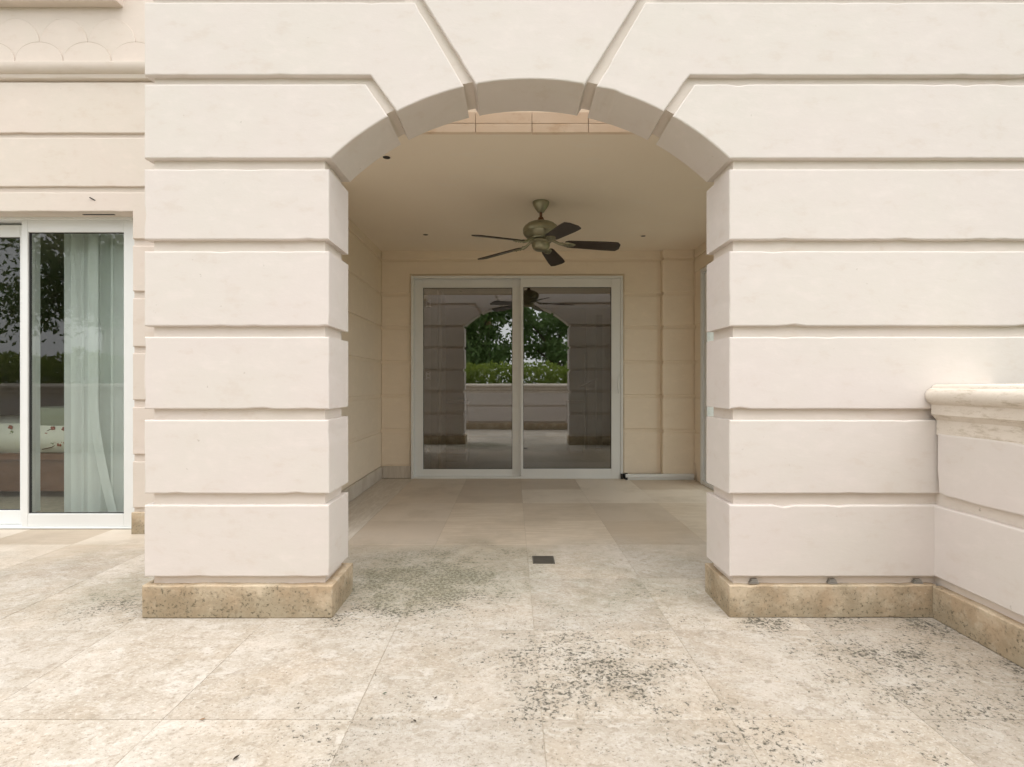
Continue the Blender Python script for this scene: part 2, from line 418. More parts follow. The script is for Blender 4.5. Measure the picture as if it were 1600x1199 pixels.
# ------------------------------------------------------------------ ground and paving
GROUT = plain('grout', (0.31, 0.265, 0.20), 0.9, 0, 0.2, 20, 0.2)
box('ground', (-600, -600, -0.6), (600, 600, -0.16), LAWN)['kind'] = 'structure'
pav = box('pavement', (-9.2, -0.345, -0.15), (2.06, 6.06, -0.0016), GROUT); pav['kind'] = 'structure'
XJ, YJ, TW, TD = 0.097, 1.677, 0.61, 0.607
def paver(x0, x1, y0, y1, mat=FLOOR):
    g = 0.0007; dz = random.uniform(-0.0006, 0.0006)
    slab('paver', rect(x0 + g, x1 - g, y0 + g, y1 - g), dz, -0.03, FLAT, mat, pav, 0.0012, 0, back=False)
rows = [(YJ + k * TD, YJ + (k + 1) * TD) for k in range(-4, 7)]
for (a, b) in rows:
    a = max(a, -0.34); b = min(b, 5.94)
    for i in range(-16, 4):
        x0 = XJ + i * TW; x1 = x0 + TW
        if x0 > 1.9: x0, x1 = x0, 2.05
        x1 = min(x1, 2.05)
        if x1 - x0 < 0.03: continue
        if a > 3.85 and x1 < -1.2: continue
        if a > 2.7 and i == -3:            # pale border along the left porch wall
            paver(-1.488, x1, a, b, BORDER); continue
        if a > 2.7 and i == -4 and a > 3.85: continue
        if a > 2.7 and i == -4: paver(x0, -1.50, a, min(b, 3.86)); continue
        if a < 3.85 < b and x1 < -1.2: b2 = 3.86
        else: b2 = b
        paver(x0, x1, a, b2)

# ------------------------------------------------------------------ the arched wall
arch = thing('arched_wall', 'cream rusticated stucco wall with a wide segmental arch opening', 'wall', (0, D0, 0))
ACX, ACY, AR = 828.5, 577.0, 453.0
def arc_px(xa, xb, n=14, dr=0.0):
    out = []
    for i in range(n + 1):
        x = xa + (xb - xa) * i / n; r = AR + dr
        out.append((x, ACY - math.sqrt(max(1, r * r - (x - ACX) ** 2))))
    return out
JL, JR = -0.846, 1.005
XLW, XRW = -1.70, 4.2
jl = JL - REC; jr = JR + REC
rr = AR + REC / KS
spr = P(0, 247)[1]
def cz(x):                                # groove floor of the soffit
    c = P(ACX, ACY); r = rr * KS
    return c[1] + math.sqrt(r * r - (x - c[0]) ** 2)
core = [(XLW + REC, -0.02), (jl, -0.02)]
core += [(jl + (jr - jl) * i / 40, cz(jl + (jr - jl) * i / 40)) for i in range(41)]
core += [(jr, -0.02), (XRW, -0.02), (XRW, 4.1), (XLW + REC, 4.1)]
slab('wall_core', core, D0 + REC, D1 - REC, FRONT, STUCCO_GROOVE, arch, 0)
BJ = dict(bev=0.006, jit=0.0009, wear=0.009)
for z0, z1 in COURSES[:5]:
    slab('block', rect(XLW, JL, z0, z1), D0, D1, FRONT, STUCCO, arch, **BJ)
    slab('block', rect(JR, XRW, z0, z1), D0, D1, FRONT, STUCCO, arch, **BJ)
def mirror(pts): return [(2 * ACX - x, y) for x, y in pts][::-1]
def P_list(l): return [P(*q) for q in l]
xl = 800 + XLW / KS; xr = 800 + XRW / KS
v1 = [(xl, 248), (517, 248)] + arc_px(520, 606) + [(571, 132), (xl, 132)]
v2 = [(xl, 118), (579, 118)] + arc_px(620, 725) + [(648, 4), (xl, 4)]
key = arc_px(744, 913) + [(999, -8), (658, -8)]
key = [(744, 133)] + arc_px(747, 910) + [(913, 133), (1016, -32), (641, -32)]
slab('block', P_list(v1), D0, D1, FRONT, STUCCO, arch, **BJ)
slab('block', P_list(v2), D0, D1, FRONT, STUCCO, arch, **BJ)
m1 = mirror(v1); m1 = [(xr if x > 1430 else x, y) for x, y in m1]
m2 = mirror(v2); m2 = [(xr if x > 1430 else x, y) for x, y in m2]
slab('block', P_list(m1), D0, D1, FRONT, STUCCO, arch, **BJ)
slab('block', P_list(m2), D0, D1, FRONT, STUCCO, arch, **BJ)
slab('keystone', P_list(key), D0, D1, FRONT, STUCCO, arch, **BJ)
for i, (a, b) in enumerate(((XLW, P(632, 0)[0]), (P(1025, 0)[0], XRW))):
    slab('block', rect(a, b, 2.893, 3.225), D0, D1, FRONT, STUCCO, arch, **BJ)
slab('block', rect(XLW, XRW, 3.27, 3.62), D0, D1, FRONT, STUCCO, arch, **BJ)
slab('plinth', rect(XLW - 0.002, JL + 0.018, 0.0, 0.149), D0 - 0.012, D1 + 0.012, FRONT, PLINTH, arch, bev=0.005, jit=0.003, wear=0.006)
slab('plinth', rect(JR - 0.002, 1.96, 0.0, 0.149), D0 - 0.006, D1 + 0.012, FRONT, PLINTH, arch, bev=0.005, jit=0.003, wear=0.006)
for px in (1180, 1303, 1437):                      # spacers left in the joint over the right-hand plinth
    x = (px - 800) * KS
    boxes('shim', [((x - 0.02 + j * .004, D0 + 0.008, 0.152 + j * 0.007), (x + 0.022 - j * .003, D0 + 0.04, 0.1565 + j * 0.007)) for j in range(3)], SHIM, arch)

# ------------------------------------------------------------------ parapets
def cap_profile():
    return [(0.27, 0.835), (0.022, 0.835), (0.006, 0.845), (0.006, 0.912), (-0.004, 0.922), (-0.012, 0.932), (-0.018, 0.938), (-0.018, 0.983), (-0.026, 0.988),
            (-0.036, 0.995), (-0.044, 1.008), (-0.047, 1.022), (-0.045, 1.036), (-0.038, 1.048), (-0.026, 1.056), (-0.018, 1.058), (-0.014, 1.066), (-0.006, 1.074), (0.004, 1.077), (0.27, 1.079)]
def sweep(name, prof, f, ends, mat, parent, n=24, jit=0.0015):
    bm = bmesh.new(); rings = []
    for i in range(n + 1):
        t = i / n; ring = []
        for k, (a, z) in enumerate(prof):
            s0 = ends[0](a); s1 = ends[1](a); s = s0 + (s1 - s0) * t
            j = jit * noise.noise(Vector((s * 6, k * .7, 2.0)))
            ring.append(bm.verts.new(f(a + j, s, z + j * .6)))
        rings.append(ring)
    m = len(prof)
    for a, b in zip(rings, rings[1:]):
        for i in range(m): bm.faces.new((a[i], a[(i + 1) % m], b[(i + 1) % m], b[i]))
    bm.faces.new(rings[0]); bm.faces.new(rings[-1])
    return finish(name, bm, mat, parent, True)

PX = 1.952; PY = -0.34
par = thing('terrace_parapet', 'low cream stucco parapet with moulded stone coping projecting from the arched wall at right', 'parapet', (PX, 2.4, 0))
for z0, z1 in ((0.187, 0.518), (0.571, 0.85)):
    slab('block', rect(PY + 0.01, D0 + 0.012 if z0 < .5 else D0 - 0.014, z0, z1), PX, PX + 0.22, SIDE, STUCCO, par, bev=0.007, jit=0.004, wear=0.01)
box('wall_core', (PX + REC, PY - 0.2, -0.1), (PX + 0.2, D0 + 0.05, 0.9), STUCCO_GROOVE, par)
slab('plinth', rect(PY + 0.02, D0 - 0.004, 0.0, 0.149), PX - 0.016, PX + 0.1, SIDE, PLINTH, par, bev=0.005, jit=0.003, wear=0.006)
f = lambda a, s, z: (PX + a, s, z)
e = [D0 - 0.004, 1.18, PY]
sweep('coping_stone', cap_profile(), f, (lambda a: D0 - 0.004, lambda a: 1.1815), CAP, par)
sweep('coping_stone', cap_profile(), f, (lambda a: 1.1785, lambda a: PY + 0.0 - a if False else PY - 0.24), CAP, par)

rpar = thing('rear_parapet', 'long cream parapet at the terrace edge, seen mirrored in the glass doors', 'parapet', (-3, PY, 0))
for z0, z1 in ((0.187, 0.518), (0.571, 0.85)):
    slab('block', rect(-9.2, PX - 0.003, z0, z1), PY, PY - 0.22, FRONT, STUCCO, rpar, bev=0.007, jit=0.003)
box('wall_core', (-9.2, PY - 0.2, -0.1), (PX + 0.02, PY - REC, 0.9), STUCCO_GROOVE, rpar)
slab('plinth', rect(-9.2, PX - 0.02, 0.0, 0.149), PY + 0.016, PY - 0.1, FRONT, PLINTH, rpar, bev=0.005, jit=0.002)
f2 = lambda a, s, z: (s, PY - a, z)
for k in range(5):
    a0 = PX - 0.05 - k * 2.2; a1 = max(-9.2, a0 - 2.197)
    sweep('coping_stone', cap_profile(), f2, (lambda a, q=a0: q, lambda a, q=a1: q), CAP, rpar)

# ------------------------------------------------------------------ porch: walls, ceiling
BW = 5.95; PLX = -1.49; PRX = 2.06; CEIL = 2.59
def inner(z0, z1): return z0 - 0.008, z1 + 0.008
back = thing('porch_back_wall', 'warm cream grooved stucco wall at the back of the porch round the sliding door', 'wall', (0, BW, 0))
DX0, DX1, DZ = -1.15, 1.262, 2.312
cb = [(PLX - 0.16, -0.03), (DX0, -0.03), (DX0, DZ), (DX1, DZ), (DX1, -0.03), (PRX + 0.2, -0.03), (PRX + 0.2, 2.98), (PLX - 0.16, 2.98)]
slab('wall_core', cb, BW + 0.012, BW + 0.16, FRONT, STUCCO_IN, back, 0)
BI = dict(bev=0.006, jit=0.0015, back=False)
for z0, z1 in COURSES[:5]:
    a, b = inner(z0, z1)
    if z0 < 0.2: a = 0.15
    slab('block', rect(PLX + 0.002, DX0 - 0.012, a, b), BW, BW + 0.05, FRONT, STUCCO_IN, back, **BI)
    if z0 < 0.2: a = 0.055
    slab('block', rect(DX1 + 0.014, 1.70, a, b), BW, BW + 0.05, FRONT, STUCCO_IN, back, **BI)
a, b = inner(*COURSES[5])
slab('block', [(PLX + .002, a), (DX0 - .012, a), (DX0 - .012, DZ + .014), (DX1 + .014, DZ + .014), (DX1 + .014, a), (1.70, a), (1.70, b), (PLX + .002, b)], BW, BW + 0.05, FRONT, STUCCO_IN, back, **BI)
slab('block', rect(PLX + .002, 1.70, b + 0.024, CEIL + 0.02), BW, BW + 0.05, FRONT, STUCCO_IN, back, **BI)
slab('plinth', rect(PLX + 0.014, DX0 - 0.004, 0.0, 0.137), BW - 0.012, BW + 0.05, FRONT, BORDER, back, bev=0.004, back=False)
# pier in the far right corner
PD = 5.88
pier = thing('corner_pier', 'grooved cream stucco pier in the far right corner of the porch', 'pier', (1.85, PD, 0))
box('wall_core', (1.715, PD + 0.012, 0.0), (PRX + 0.05, BW + 0.02, CEIL + 0.05), STUCCO_IN, pier)
for z0, z1 in COURSES[:7]:
    a, b = inner(z0, z1)
    if z0 < 0.2: a = 0.055
    b = min(b, CEIL + 0.02)
    slab('block', rect(1.70, PRX - 0.012, a, b), PD, PD + 0.28, FRONT, STUCCO_IN, pier, **BI)

lw = thing('porch_left_wall', 'warm cream grooved stucco wall on the left inside the porch', 'wall', (PLX, 4.3, 0))
LY = 3.72  # wall starts here: unseen open bay before it added to let daylight in
box('wall_core', (PLX - 0.17, LY + 0.012, -0.03), (PLX - 0.012, BW + 0.1, 2.88), STUCCO_IN, lw)
box('lintel', (PLX - 0.17, D1 - 0.03, 2.56), (PLX - 0.012, LY + 0.02, 2.87), STUCCO_IN, lw)
for z0, z1 in COURSES[:7]:
    a, b = inner(z0, z1)
    if z0 < 0.2: a = 0.15
    b = min(b, CEIL + 0.02)
    slab('block', rect(LY, BW + 0.02, a, b), PLX, PLX - 0.05, SIDE, STUCCO_IN, lw, **BI)
slab('plinth', rect(LY + 0.005, BW - 0.014, 0.0, 0.137), PLX + 0.014, PLX - 0.05, SIDE, BORDER, lw, bev=0.004, back=False)

rw = thing('porch_right_wall', 'warm cream grooved stucco wall on the right inside the porch', 'wall', (PRX, 4.3, 0))
RD0, RD1 = 3.15, 5.62
box('wall_core', (PRX + 0.012, D1 - 0.03, -0.03), (PRX + 0.2, RD0, 3.0), STUCCO_IN, rw)
box('lintel', (PRX + 0.012, RD0 - 0.001, DZ), (PRX + 0.2, BW + 0.1, 3.0), STUCCO_IN, rw)
box('jamb', (PRX + 0.012, RD1, -0.03), (PRX + 0.2, BW + 0.1, DZ + 0.001), STUCCO_IN, rw)
for z0, z1 in COURSES[:7]:
    a, b = inner(z0, z1); b = min(b, CEIL + 0.02)
    if z1 < 2.3:
        slab('block', rect(D1 + 0.015, RD0 - 0.02, a, b), PRX, PRX + 0.05, SIDE, STUCCO_IN, rw, **BI)
        slab('block', rect(RD1 + 0.02, PD + 0.1, a, b), PRX, PRX + 0.05, SIDE, STUCCO_IN, rw, **BI)
    else:
        a = max(a, DZ + 0.02)
        slab('block', rect(D1 + 0.015, PD + 0.1, a, b), PRX, PRX + 0.05, SIDE, STUCCO_IN, rw, **BI)

def ceiling_mat():
    k = NT('ceiling_plaster'); Pp = k.pos()
    c = k.mix(k.rng(k.noise(Pp, 1.3, 4, 0.6), 0.35, 0.7), (0.83, 0.735, 0.615), (0.84, 0.75, 0.63))
    pt = k.rng(k.noise(k.map(Pp, (1, 2.5, 1)), 3.1, 3, 0.6), 0.60, 0.66)
    c = k.mix(k.math('MULTIPLY', pt, 0.25), c, (0.83, 0.77, 0.68))
    return k.bsdf(c, 0.9, 0, k.bump(k.noise(Pp, 25, 5, 0.6), 0.1, 0.004), 0.2)
CEILM = ceiling_mat()
ce = thing('porch_ceiling', 'flat beige plaster porch ceiling with a narrow stone course along its front edge', 'ceiling', (0.3, 4.4, CEIL))
box('plaster', (PLX - 0.05, 3.142, CEIL), (PRX + 0.05, BW + 0.05, CEIL + 0.16), CEILM, ce)
box('roof_slab', (PLX - 0.16, 3.15, 2.76), (PRX + 0.19, BW + 0.15, 2.90), STUCCO_IN, ce)  # stops short of the arch: unseen open slot added for sky light
FASC = stucco('fascia_stone', (0.70, 0.56, 0.42), (0.74, 0.62, 0.49), 2.5)
x = PLX + 0.02 - 0.10
while x < PRX:
    xa = max(x, PLX + 0.003)
    for z0, z1 in ((CEIL - 0.006, CEIL + 0.046), (CEIL + 0.0485, CEIL + 0.115)):
        slab('fascia_stone', rect(xa + 0.0015, min(x + 0.336, PRX - .003), z0, z1), 3.122, 3.15, FRONT, FASC, ce, bev=0.002, jit=0.001, back=False)
    x += 0.338

# ------------------------------------------------------------------ sliding doors
def ring_frame(name, x0, x1, z0, z1, wl, wr, wb, wtp, y0, y1, mat, parent):
    return boxes(name, [((x0, y0, z0), (x0 + wl, y1, z1)), ((x1 - wr, y0, z0), (x1, y1, z1)),
                        ((x0 + wl, y0 + .0015, z0), (x1 - wr, y1 - .0015, z0 + wb)), ((x0 + wl, y0 + .0015, z1 - wtp), (x1 - wr, y1 - .0015, z1))], mat, parent, 0.0025)
GY = 5.93
kb = GY / 815
def gx(px): return (px - 800) * kb
def gz(py): return EYE + (600 - py) * kb
sd_ = thing('sliding_door', 'wide two-leaf white framed sliding glass door in the back wall of the porch', 'sliding door', (0.05, GY, 0))
ring_frame('door_frame', gx(642.5), gx(973), 0.0, gz(432), 0.03, 0.025, 0.02, 0.028, GY - 0.02, GY + 0.12, ALU, sd_)
def leaf(parent, x0, x1, z0, z1, gx0, gx1, gz0, gz1, y, gmat=GLASS, dy=0.045):
    fr = ring_frame('door_leaf', x0, x1, z0, z1, gx0 - x0, x1 - gx1, gz0 - z0, z1 - gz1, y, y + dy, ALU, parent)
    gk = ring_frame('gasket', gx0 - .002, gx1 + .002, gz0 - .002, gz1 + .002, .007, .007, .007, .007, y + .012, y + .034, ALU_DARK, fr)
    g = box('glass', (gx0 - .006, y + .02, gz0 - .006), (gx1 + .006, y + .026, gz1 + .006), gmat, fr)
    return fr
l1 = leaf(sd_, gx(646), gx(816), 0.015, gz(436), gx(660), gx(800.5), gz(735), gz(449), GY + 0.045)
l2 = leaf(sd_, gx(813.5), gx(969.5), 0.012, gz(436), gx(817.5), gx(955), gz(733), gz(449.5), GY - 0.012)
bm = bmesh.new()
hx = gx(965); tube(bm, [(hx + .014, GY - .012, gz(588)), (hx, GY - .05, gz(593)), (hx - .012, GY - .06, gz(601)), (hx, GY - .05, gz(610)), (hx + .014, GY - .012, gz(615))], 0.007)
finish('handle', bm, ALU, l2, True)
boxes('roller_block', [((gx(969), GY - .03, 0.0), (gx(972.5), GY + .02, .06)), ((gx(974), GY - .03, 0.0), (gx(977.5), GY + .02, .055))], BLACK, sd_)
# floor track running on to the right, along the wall and the pier
tr = thing('floor_track', 'white metal track along the foot of the back wall right of the sliding door', 'track', (1.7, PD, 0))
ty = PD - 0.045; tk = ty / 815
boxes('rail', [(((977.5 - 800) * tk, ty, 0.028), (PRX - 0.02, ty + 0.03, 0.066)), (((977.5 - 800) * tk, ty + .012, 0.0), (PRX - 0.02, ty + .026, 0.03))], ALU, tr, 0.002)
box('foot', ((977.5 - 800) * tk, ty + .002, 0.0), ((981 - 800) * tk, ty + 0.028, 0.075), BLACK, tr)
# sliding door in the right wall
sd2 = thing('side_sliding_door', 'white framed glass door in the right porch wall, only its far edge showing past the arch', 'sliding door', (PRX, 4.3, 0))
def side_frame(name, y0, y1, z0, z1, wd, x0, x1, mat, parent):
    return boxes(name, [((x0, y0, z0), (x1, y0 + wd, z1)), ((x0, y1 - wd, z0), (x1, y1, z1)), ((x0 + .0015, y0 + wd, z0), (x1 - .0015, y1 - wd, z0 + wd)), ((x0 + .0015, y0 + wd, z1 - wd), (x1 - .0015, y1 - wd, z1))], mat, parent, 0.002)
side_frame('door_frame', RD0, RD1 + 0.02, 0, DZ, 0.04, PRX - 0.025, PRX + 0.12, ALU, sd2)
lf = side_frame('door_leaf', RD0 + .05, 4.36, 0.04, DZ - .045, 0.07, PRX + .05, PRX + .09, ALU, sd2)
box('glass', (PRX + .066, RD0 + .11, .1), (PRX + .072, 4.3, DZ - .11), GLASS_L, lf)
lf = side_frame('door_leaf', 4.28, RD1 - .03, 0.04, DZ - .045, 0.07, PRX + .0, PRX + .04, ALU, sd2)
box('glass', (PRX + .016, 4.34, .1), (PRX + .022, RD1 - .09, DZ - .11), GLASS_L, lf)
# unseen paved passage beyond that door, added so daylight can come in
sr = box('added_side_passage', (PRX + .07, D1 - 0.02, -.15), (PRX + 3.3, 6.3, -.012), GROUT)
sr['kind'] = 'structure'

# ------------------------------------------------------------------ ceiling fan
FX, FY = 0.24, 4.336
FAN_TILT = R(0.6)
fan = thing('ceiling_fan', 'five-blade ceiling fan with pewter motor and dark brown blades under the porch ceiling', 'ceiling fan', (FX, FY, CEIL))
fc = (FX, FY, 0)
lathe('canopy', [(0.058, CEIL + .002), (0.068, CEIL - 0.002), (0.07, CEIL - .012), (0.064, CEIL - .03), (0.05, CEIL - 0.055), (0.034, CEIL - 0.075), (0.026, CEIL - .088), (0.01, CEIL - .09)], fc, PEWTER, fan)
lathe('downrod', [(0.012, CEIL - .08), (0.012, CEIL - 0.125), (0.02, CEIL - .13), (0.028, CEIL - .15), (0.04, CEIL - .165)], fc, MIDWOOD, fan, 16)
mz = CEIL - 0.165
mo = lathe('motor', [(0.03, mz + .004), (0.06, mz), (0.095, mz - .012), (0.115, mz - .022), (0.117, mz - .028), (0.135, mz - .038), (0.147, mz - .056), (0.150, mz - .075), (0.146, mz - .09), (0.148, mz - .094), (0.140, mz - .112),
     (0.118, mz - .132), (0.10, mz - .14), (0.098, mz - .15), (0.07, mz - .156), (0.03, mz - .158)], fc, PEWTER, fan, 40)
lathe('switch_housing', [(0.05, mz - .15), (0.088, mz - .158), (0.09, mz - .168), (0.082, mz - .176), (0.074, mz - .18), (0.076, mz - .20), (0.066, mz - .225), (0.045, mz - .24), (0.02, mz - .244)], fc, PEWTER, fan, 32)
# blade data, one mesh shared by five blades
def blade_mesh():
    bm = bmesh.new(); top = []; bot = []
    n = 18; L0, L1 = 0.20, 0.655
    out = []
    for i in range(n + 1):
        t = i / n; r = L0 + (L1 - L0) * t
        wd = 0.052 + 0.018 * min(1, t * 1.4)
        if t > 0.93: wd *= math.sqrt(max(0.25, 1 - ((t - 0.93) / 0.07) ** 2 * 0.75))
        if t < 0.06: wd *= 0.72 + 0.28 * t / 0.06
        out.append((r, wd))
    ring = [(r, -wd) for r, wd in out] + [(r, wd) for r, wd in out[::-1]]
    T = [bm.verts.new((x, y, 0.004)) for x, y in ring]; B = [bm.verts.new((x, y, -0.004)) for x, y in ring]
    N = len(ring)
    for i in range(N): bm.faces.new((T[i], T[(i + 1) % N], B[(i + 1) % N], B[i]))
    for i in range(n):
        j = N - 1 - i
        bm.faces.new((T[i], T[i + 1], T[j - 1], T[j])); bm.faces.new((B[i], B[i + 1], B[j - 1], B[j]))
    bmesh.ops.recalc_face_normals(bm, faces=bm.faces)
    me = bpy.data.meshes.new('blade'); bm.to_mesh(me); bm.free(); me.materials.append(BLADE); return me
def arm_mesh():
    bm = bmesh.new()
    tube(bm, [(0.075, 0, 0.034), (0.11, 0, 0.02), (0.15, 0, 0.0), (0.185, 0, -0.004)], [0.014, 0.012, 0.011, 0.016], 10)
    # leaf shaped plate under the blade root
    ring = []
    for i in range(24):
        a = 2 * math.pi * i / 24; ring.append((0.232 + 0.058 * math.cos(a), 0.036 * math.sin(a) * (1 - 0.25 * math.cos(a))))
    T = [bm.verts.new((x, y, -0.0045)) for x, y in ring]; B = [bm.verts.new((0.232 + (x - .232) * .8, y * .8, -0.013)) for x, y in ring]
    for i in range(24): bm.faces.new((T[i], T[(i + 1) % 24], B[(i + 1) % 24], B[i]))
    bm.faces.new(T); bm.faces.new(B)
    for (x, y) in ((0.22, 0.014), (0.22, -0.014), (0.255, 0)):
        bmesh.ops.create_uvsphere(bm, u_segments=8, v_segments=5, radius=0.006, matrix=Matrix.Translation((x, y, -0.014)))
    bmesh.ops.recalc_face_normals(bm, faces=bm.faces)
    me = bpy.data.meshes.new('blade_arm'); bm.to_mesh(me); bm.free(); me.materials.append(PEWTER)
    for p in me.polygons: p.use_smooth = True
    me.set_sharp_from_angle(angle=R(45)); return me
bme, ame = blade_mesh(), arm_mesh()
for k in range(5):
    th = R(0 + 72 * k)
    for nm, me, pit in (('blade', bme, 1), ('blade_arm', ame, 1)):
        o = bpy.data.objects.new(nm, me); C.objects.link(o); o.parent = fan
        o.matrix_local = Matrix.Translation((0, 0, mz - 0.175 - CEIL)) @ Matrix.Rotation(-FAN_TILT, 4, 'Y') @ Matrix.Rotation(th, 4, 'Z') @ Matrix.Rotation(R(3.6), 4, 'Y') @ Matrix.Rotation(R(-13), 4, 'X')

# recessed downlights
for (px, py, where) in ((665, 367, 'left of the fan'), (1005, 369, 'right of the fan'), (604, 246, 'half hidden by the left curve of the arch')):
    d = (CEIL - EYE) * 815 / (600 - py); x = (px - 800) * d / 815
    o = thing('downlight', 'tiny dark ceiling spotlight hole ' + where, 'downlight', (x, d, CEIL), 'small downlights in the porch ceiling')
    lathe('rim', [(0.028, CEIL + .001), (0.036, CEIL - .001), (0.037, CEIL - .004), (0.031, CEIL - .006), (0.027, CEIL - .003)], (x, d, 0), CEILM, o, 20)
    lathe('socket', [(0.026, CEIL - .0005), (0.024, CEIL - .0048), (0.01, CEIL - .0062)], (x, d, 0), BLACK, o, 16)

# floor drain
dr = thing('floor_drain', 'small square dark metal drain grate set in the paving under the arch', 'drain', (0.19, 3.19, 0))
DRM = plain('drain_metal', (0.13, 0.12, 0.10), 0.55, 0.5, 0.2, 20, 0.2)
box('recess', (0.132, 3.13, 0.0008), (0.252, 3.25, 0.0014), SOIL, dr)
boxes('rim', [((0.126, 3.124, .0005), (0.134, 3.256, .0045)), ((0.25, 3.124, .0005), (0.258, 3.256, .0045)), ((0.134, 3.124, .0005), (0.25, 3.132, .0042)), ((0.134, 3.248, .0005), (0.25, 3.256, .0042))], DRM, dr)
for i in range(7):
    box('bar', (0.134, 3.143 + i * .0155, .0012), (0.25, 3.149 + i * .0155, .004), DRM, dr)

# ------------------------------------------------------------------ window wall on the left
WY = 3.75; WG = 3.90; kw = WY / 815; kg = WG / 815
ww = thing('window_wall', 'recessed pinkish cream grooved wall left of the arch with moulding and carved frieze', 'wall', (-3.4, WY, 0))
WX0, WX1, WZ = -5.2, -2.728, EYE + (600 - 331) * kw
wl0, wl1 = -9.2, PLX - 0.1
wc = [(wl0, -0.03), (WX0, -0.03), (WX0, WZ), (WX1, WZ), (WX1, -0.03), (wl1, -0.03), (wl1, 4.4), (wl0, 4.4)]
slab('wall_core', wc, WY + 0.018, WY + 0.28, FRONT, STUCCO_PINK, ww, 0)
BL = dict(bev=0.006, jit=0.002, wear=0.003, back=False)
for z0, z1 in COURSES[:5]:
    slab('block', rect(WX1, wl1, z0, z1), WY, WY + 0.14, FRONT, STUCCO_PINK, ww, **BL)
    slab('block', rect(wl0, WX0, z0, z1), WY, WY + 0.14, FRONT, STUCCO_PINK, ww, **BL)
z0, z1 = COURSES[5]
slab('block', [(wl0, z0), (WX0, z0), (WX0, WZ), (WX1, WZ), (WX1, z0), (wl1, z0), (wl1, z1 - .012), (wl0, z1 - .012)], WY, WY + 0.14, FRONT, STUCCO_PINK, ww, **BL)
slab('block', rect(wl0, wl1, 2.497, 2.848), WY, WY + 0.05, FRONT, STUCCO_PINK, ww, **BL)
slab('block', rect(wl0, wl1, 2.882, 3.245), WY, WY + 0.05, FRONT, STUCCO_PINK, ww, **BL)
prof = [(0.05, 3.262), (0.0, 3.262), (-0.012, 3.268), (-0.018, 3.282), (-0.018, 3.294), (-0.030, 3.300), (-0.042, 3.312), (-0.050, 3.328), (-0.054, 3.348), (-0.054, 3.364), (-0.046, 3.37), (0.004, 3.376), (0.05, 3.376)]
sweep('moulding', prof, lambda a, s, z: (s, WY + a, z), (lambda a: wl0, lambda a: wl1), STUCCO_PINK, ww, 60, 0.001)
fr_ = box('frieze', (wl0, WY + 0.006, 3.37), (wl1, WY + 0.05, 3.86), STUCCO_PINK, ww)
# scallops, carved in two overlapping rows
INCISE = plain('carving_line_shade', (0.46, 0.385, 0.31), 0.9)  # brown for thin tubes that paint in the shade of incised lines
def scale_at(cx, zb, wd, ht, pr):
    out = [(cx + wd * .5 * math.cos(math.pi * i / 16) * 0.985, zb + ht * math.sin(math.pi * i / 16)) for i in range(17)]
    out = [(cx - wd * .49, 3.362), (cx + wd * .49, 3.362)] + out
    slab('scallop', out, WY + 0.006 - pr, WY + 0.02, FRONT, STUCCO_PINK, fr_, bev=0.004, back=False)
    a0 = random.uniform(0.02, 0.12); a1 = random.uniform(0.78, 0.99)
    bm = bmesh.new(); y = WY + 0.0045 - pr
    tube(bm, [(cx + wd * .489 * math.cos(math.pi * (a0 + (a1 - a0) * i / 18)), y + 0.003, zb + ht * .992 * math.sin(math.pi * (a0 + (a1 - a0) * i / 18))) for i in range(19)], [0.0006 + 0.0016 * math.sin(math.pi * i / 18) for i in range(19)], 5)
    finish('drawn_carving_line', bm, INCISE if pr > 0.01 else STUCCO_PINK, fr_)
sw = 75 * kw
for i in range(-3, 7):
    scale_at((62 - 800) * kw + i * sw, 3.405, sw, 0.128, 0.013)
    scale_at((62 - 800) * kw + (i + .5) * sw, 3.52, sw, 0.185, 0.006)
slab('cornice', [(WY - 0.10, 3.83), (WY - 0.10, 3.87), (WY - 0.13, 3.90), (WY - 0.16, 3.96), (WY - 0.16, 4.0), (WY + .04, 4.0), (WY + .04, 3.79), (WY - 0.06, 3.79), (WY - 0.06, 3.82)], -2.80, wl0, lambda u, v, t: (t, u, v), STUCCO_PINK, ww, bev=0.002, back=False)
slab('plinth', rect(WX1 + 0.0, wl1, 0.0, 0.155), WY - 0.014, WY + 0.13, FRONT, PLINTH, ww, bev=0.005, jit=0.003, wear=0.01)
box('crack', ((118 - 800) * kw, WY + 0.06, WZ - 0.0035), ((168 - 800) * kw, WY + 0.075, WZ + 0.001), BLACK, ww)
bm = bmesh.new(); tube(bm, [((142 - 800) * kw, WY - .012, EYE + (600 - 310) * kw), ((145 - 800) * kw, WY - 0.002, EYE + (600 - 312) * kw), ((149 - 800) * kw, WY + .002, EYE + (600 - 314) * kw)], 0.004, 6)
finish('rusty_nail', bm, BLACK, ww)

# sliding window in it
def wx(px): return (px - 800) * kg
def wz(py): return EYE + (600 - py) * kg
sw_ = thing('sliding_window_door', 'tall white framed sliding glass door with blinds behind it, at the far left', 'sliding door', (-4, WG, 0))
ring_frame('door_frame', WX0 + .01, WX1 - .004, 0.0, wz(341), 0.03, 0.03, 0.012, 0.02, WG - 0.03, WG + 0.12, ALU, sw_)
leaf(sw_, wx(36), WX1 - 0.02, 0.012, wz(345), wx(45.5), wx(195), wz(803), wz(364), WG - 0.012, GLASS_L)
leaf(sw_, WX0 + .03, wx(37.5), 0.014, wz(349), WX0 + .12, wx(21), wz(801), wz(368), WG + 0.05, GLASS_L)
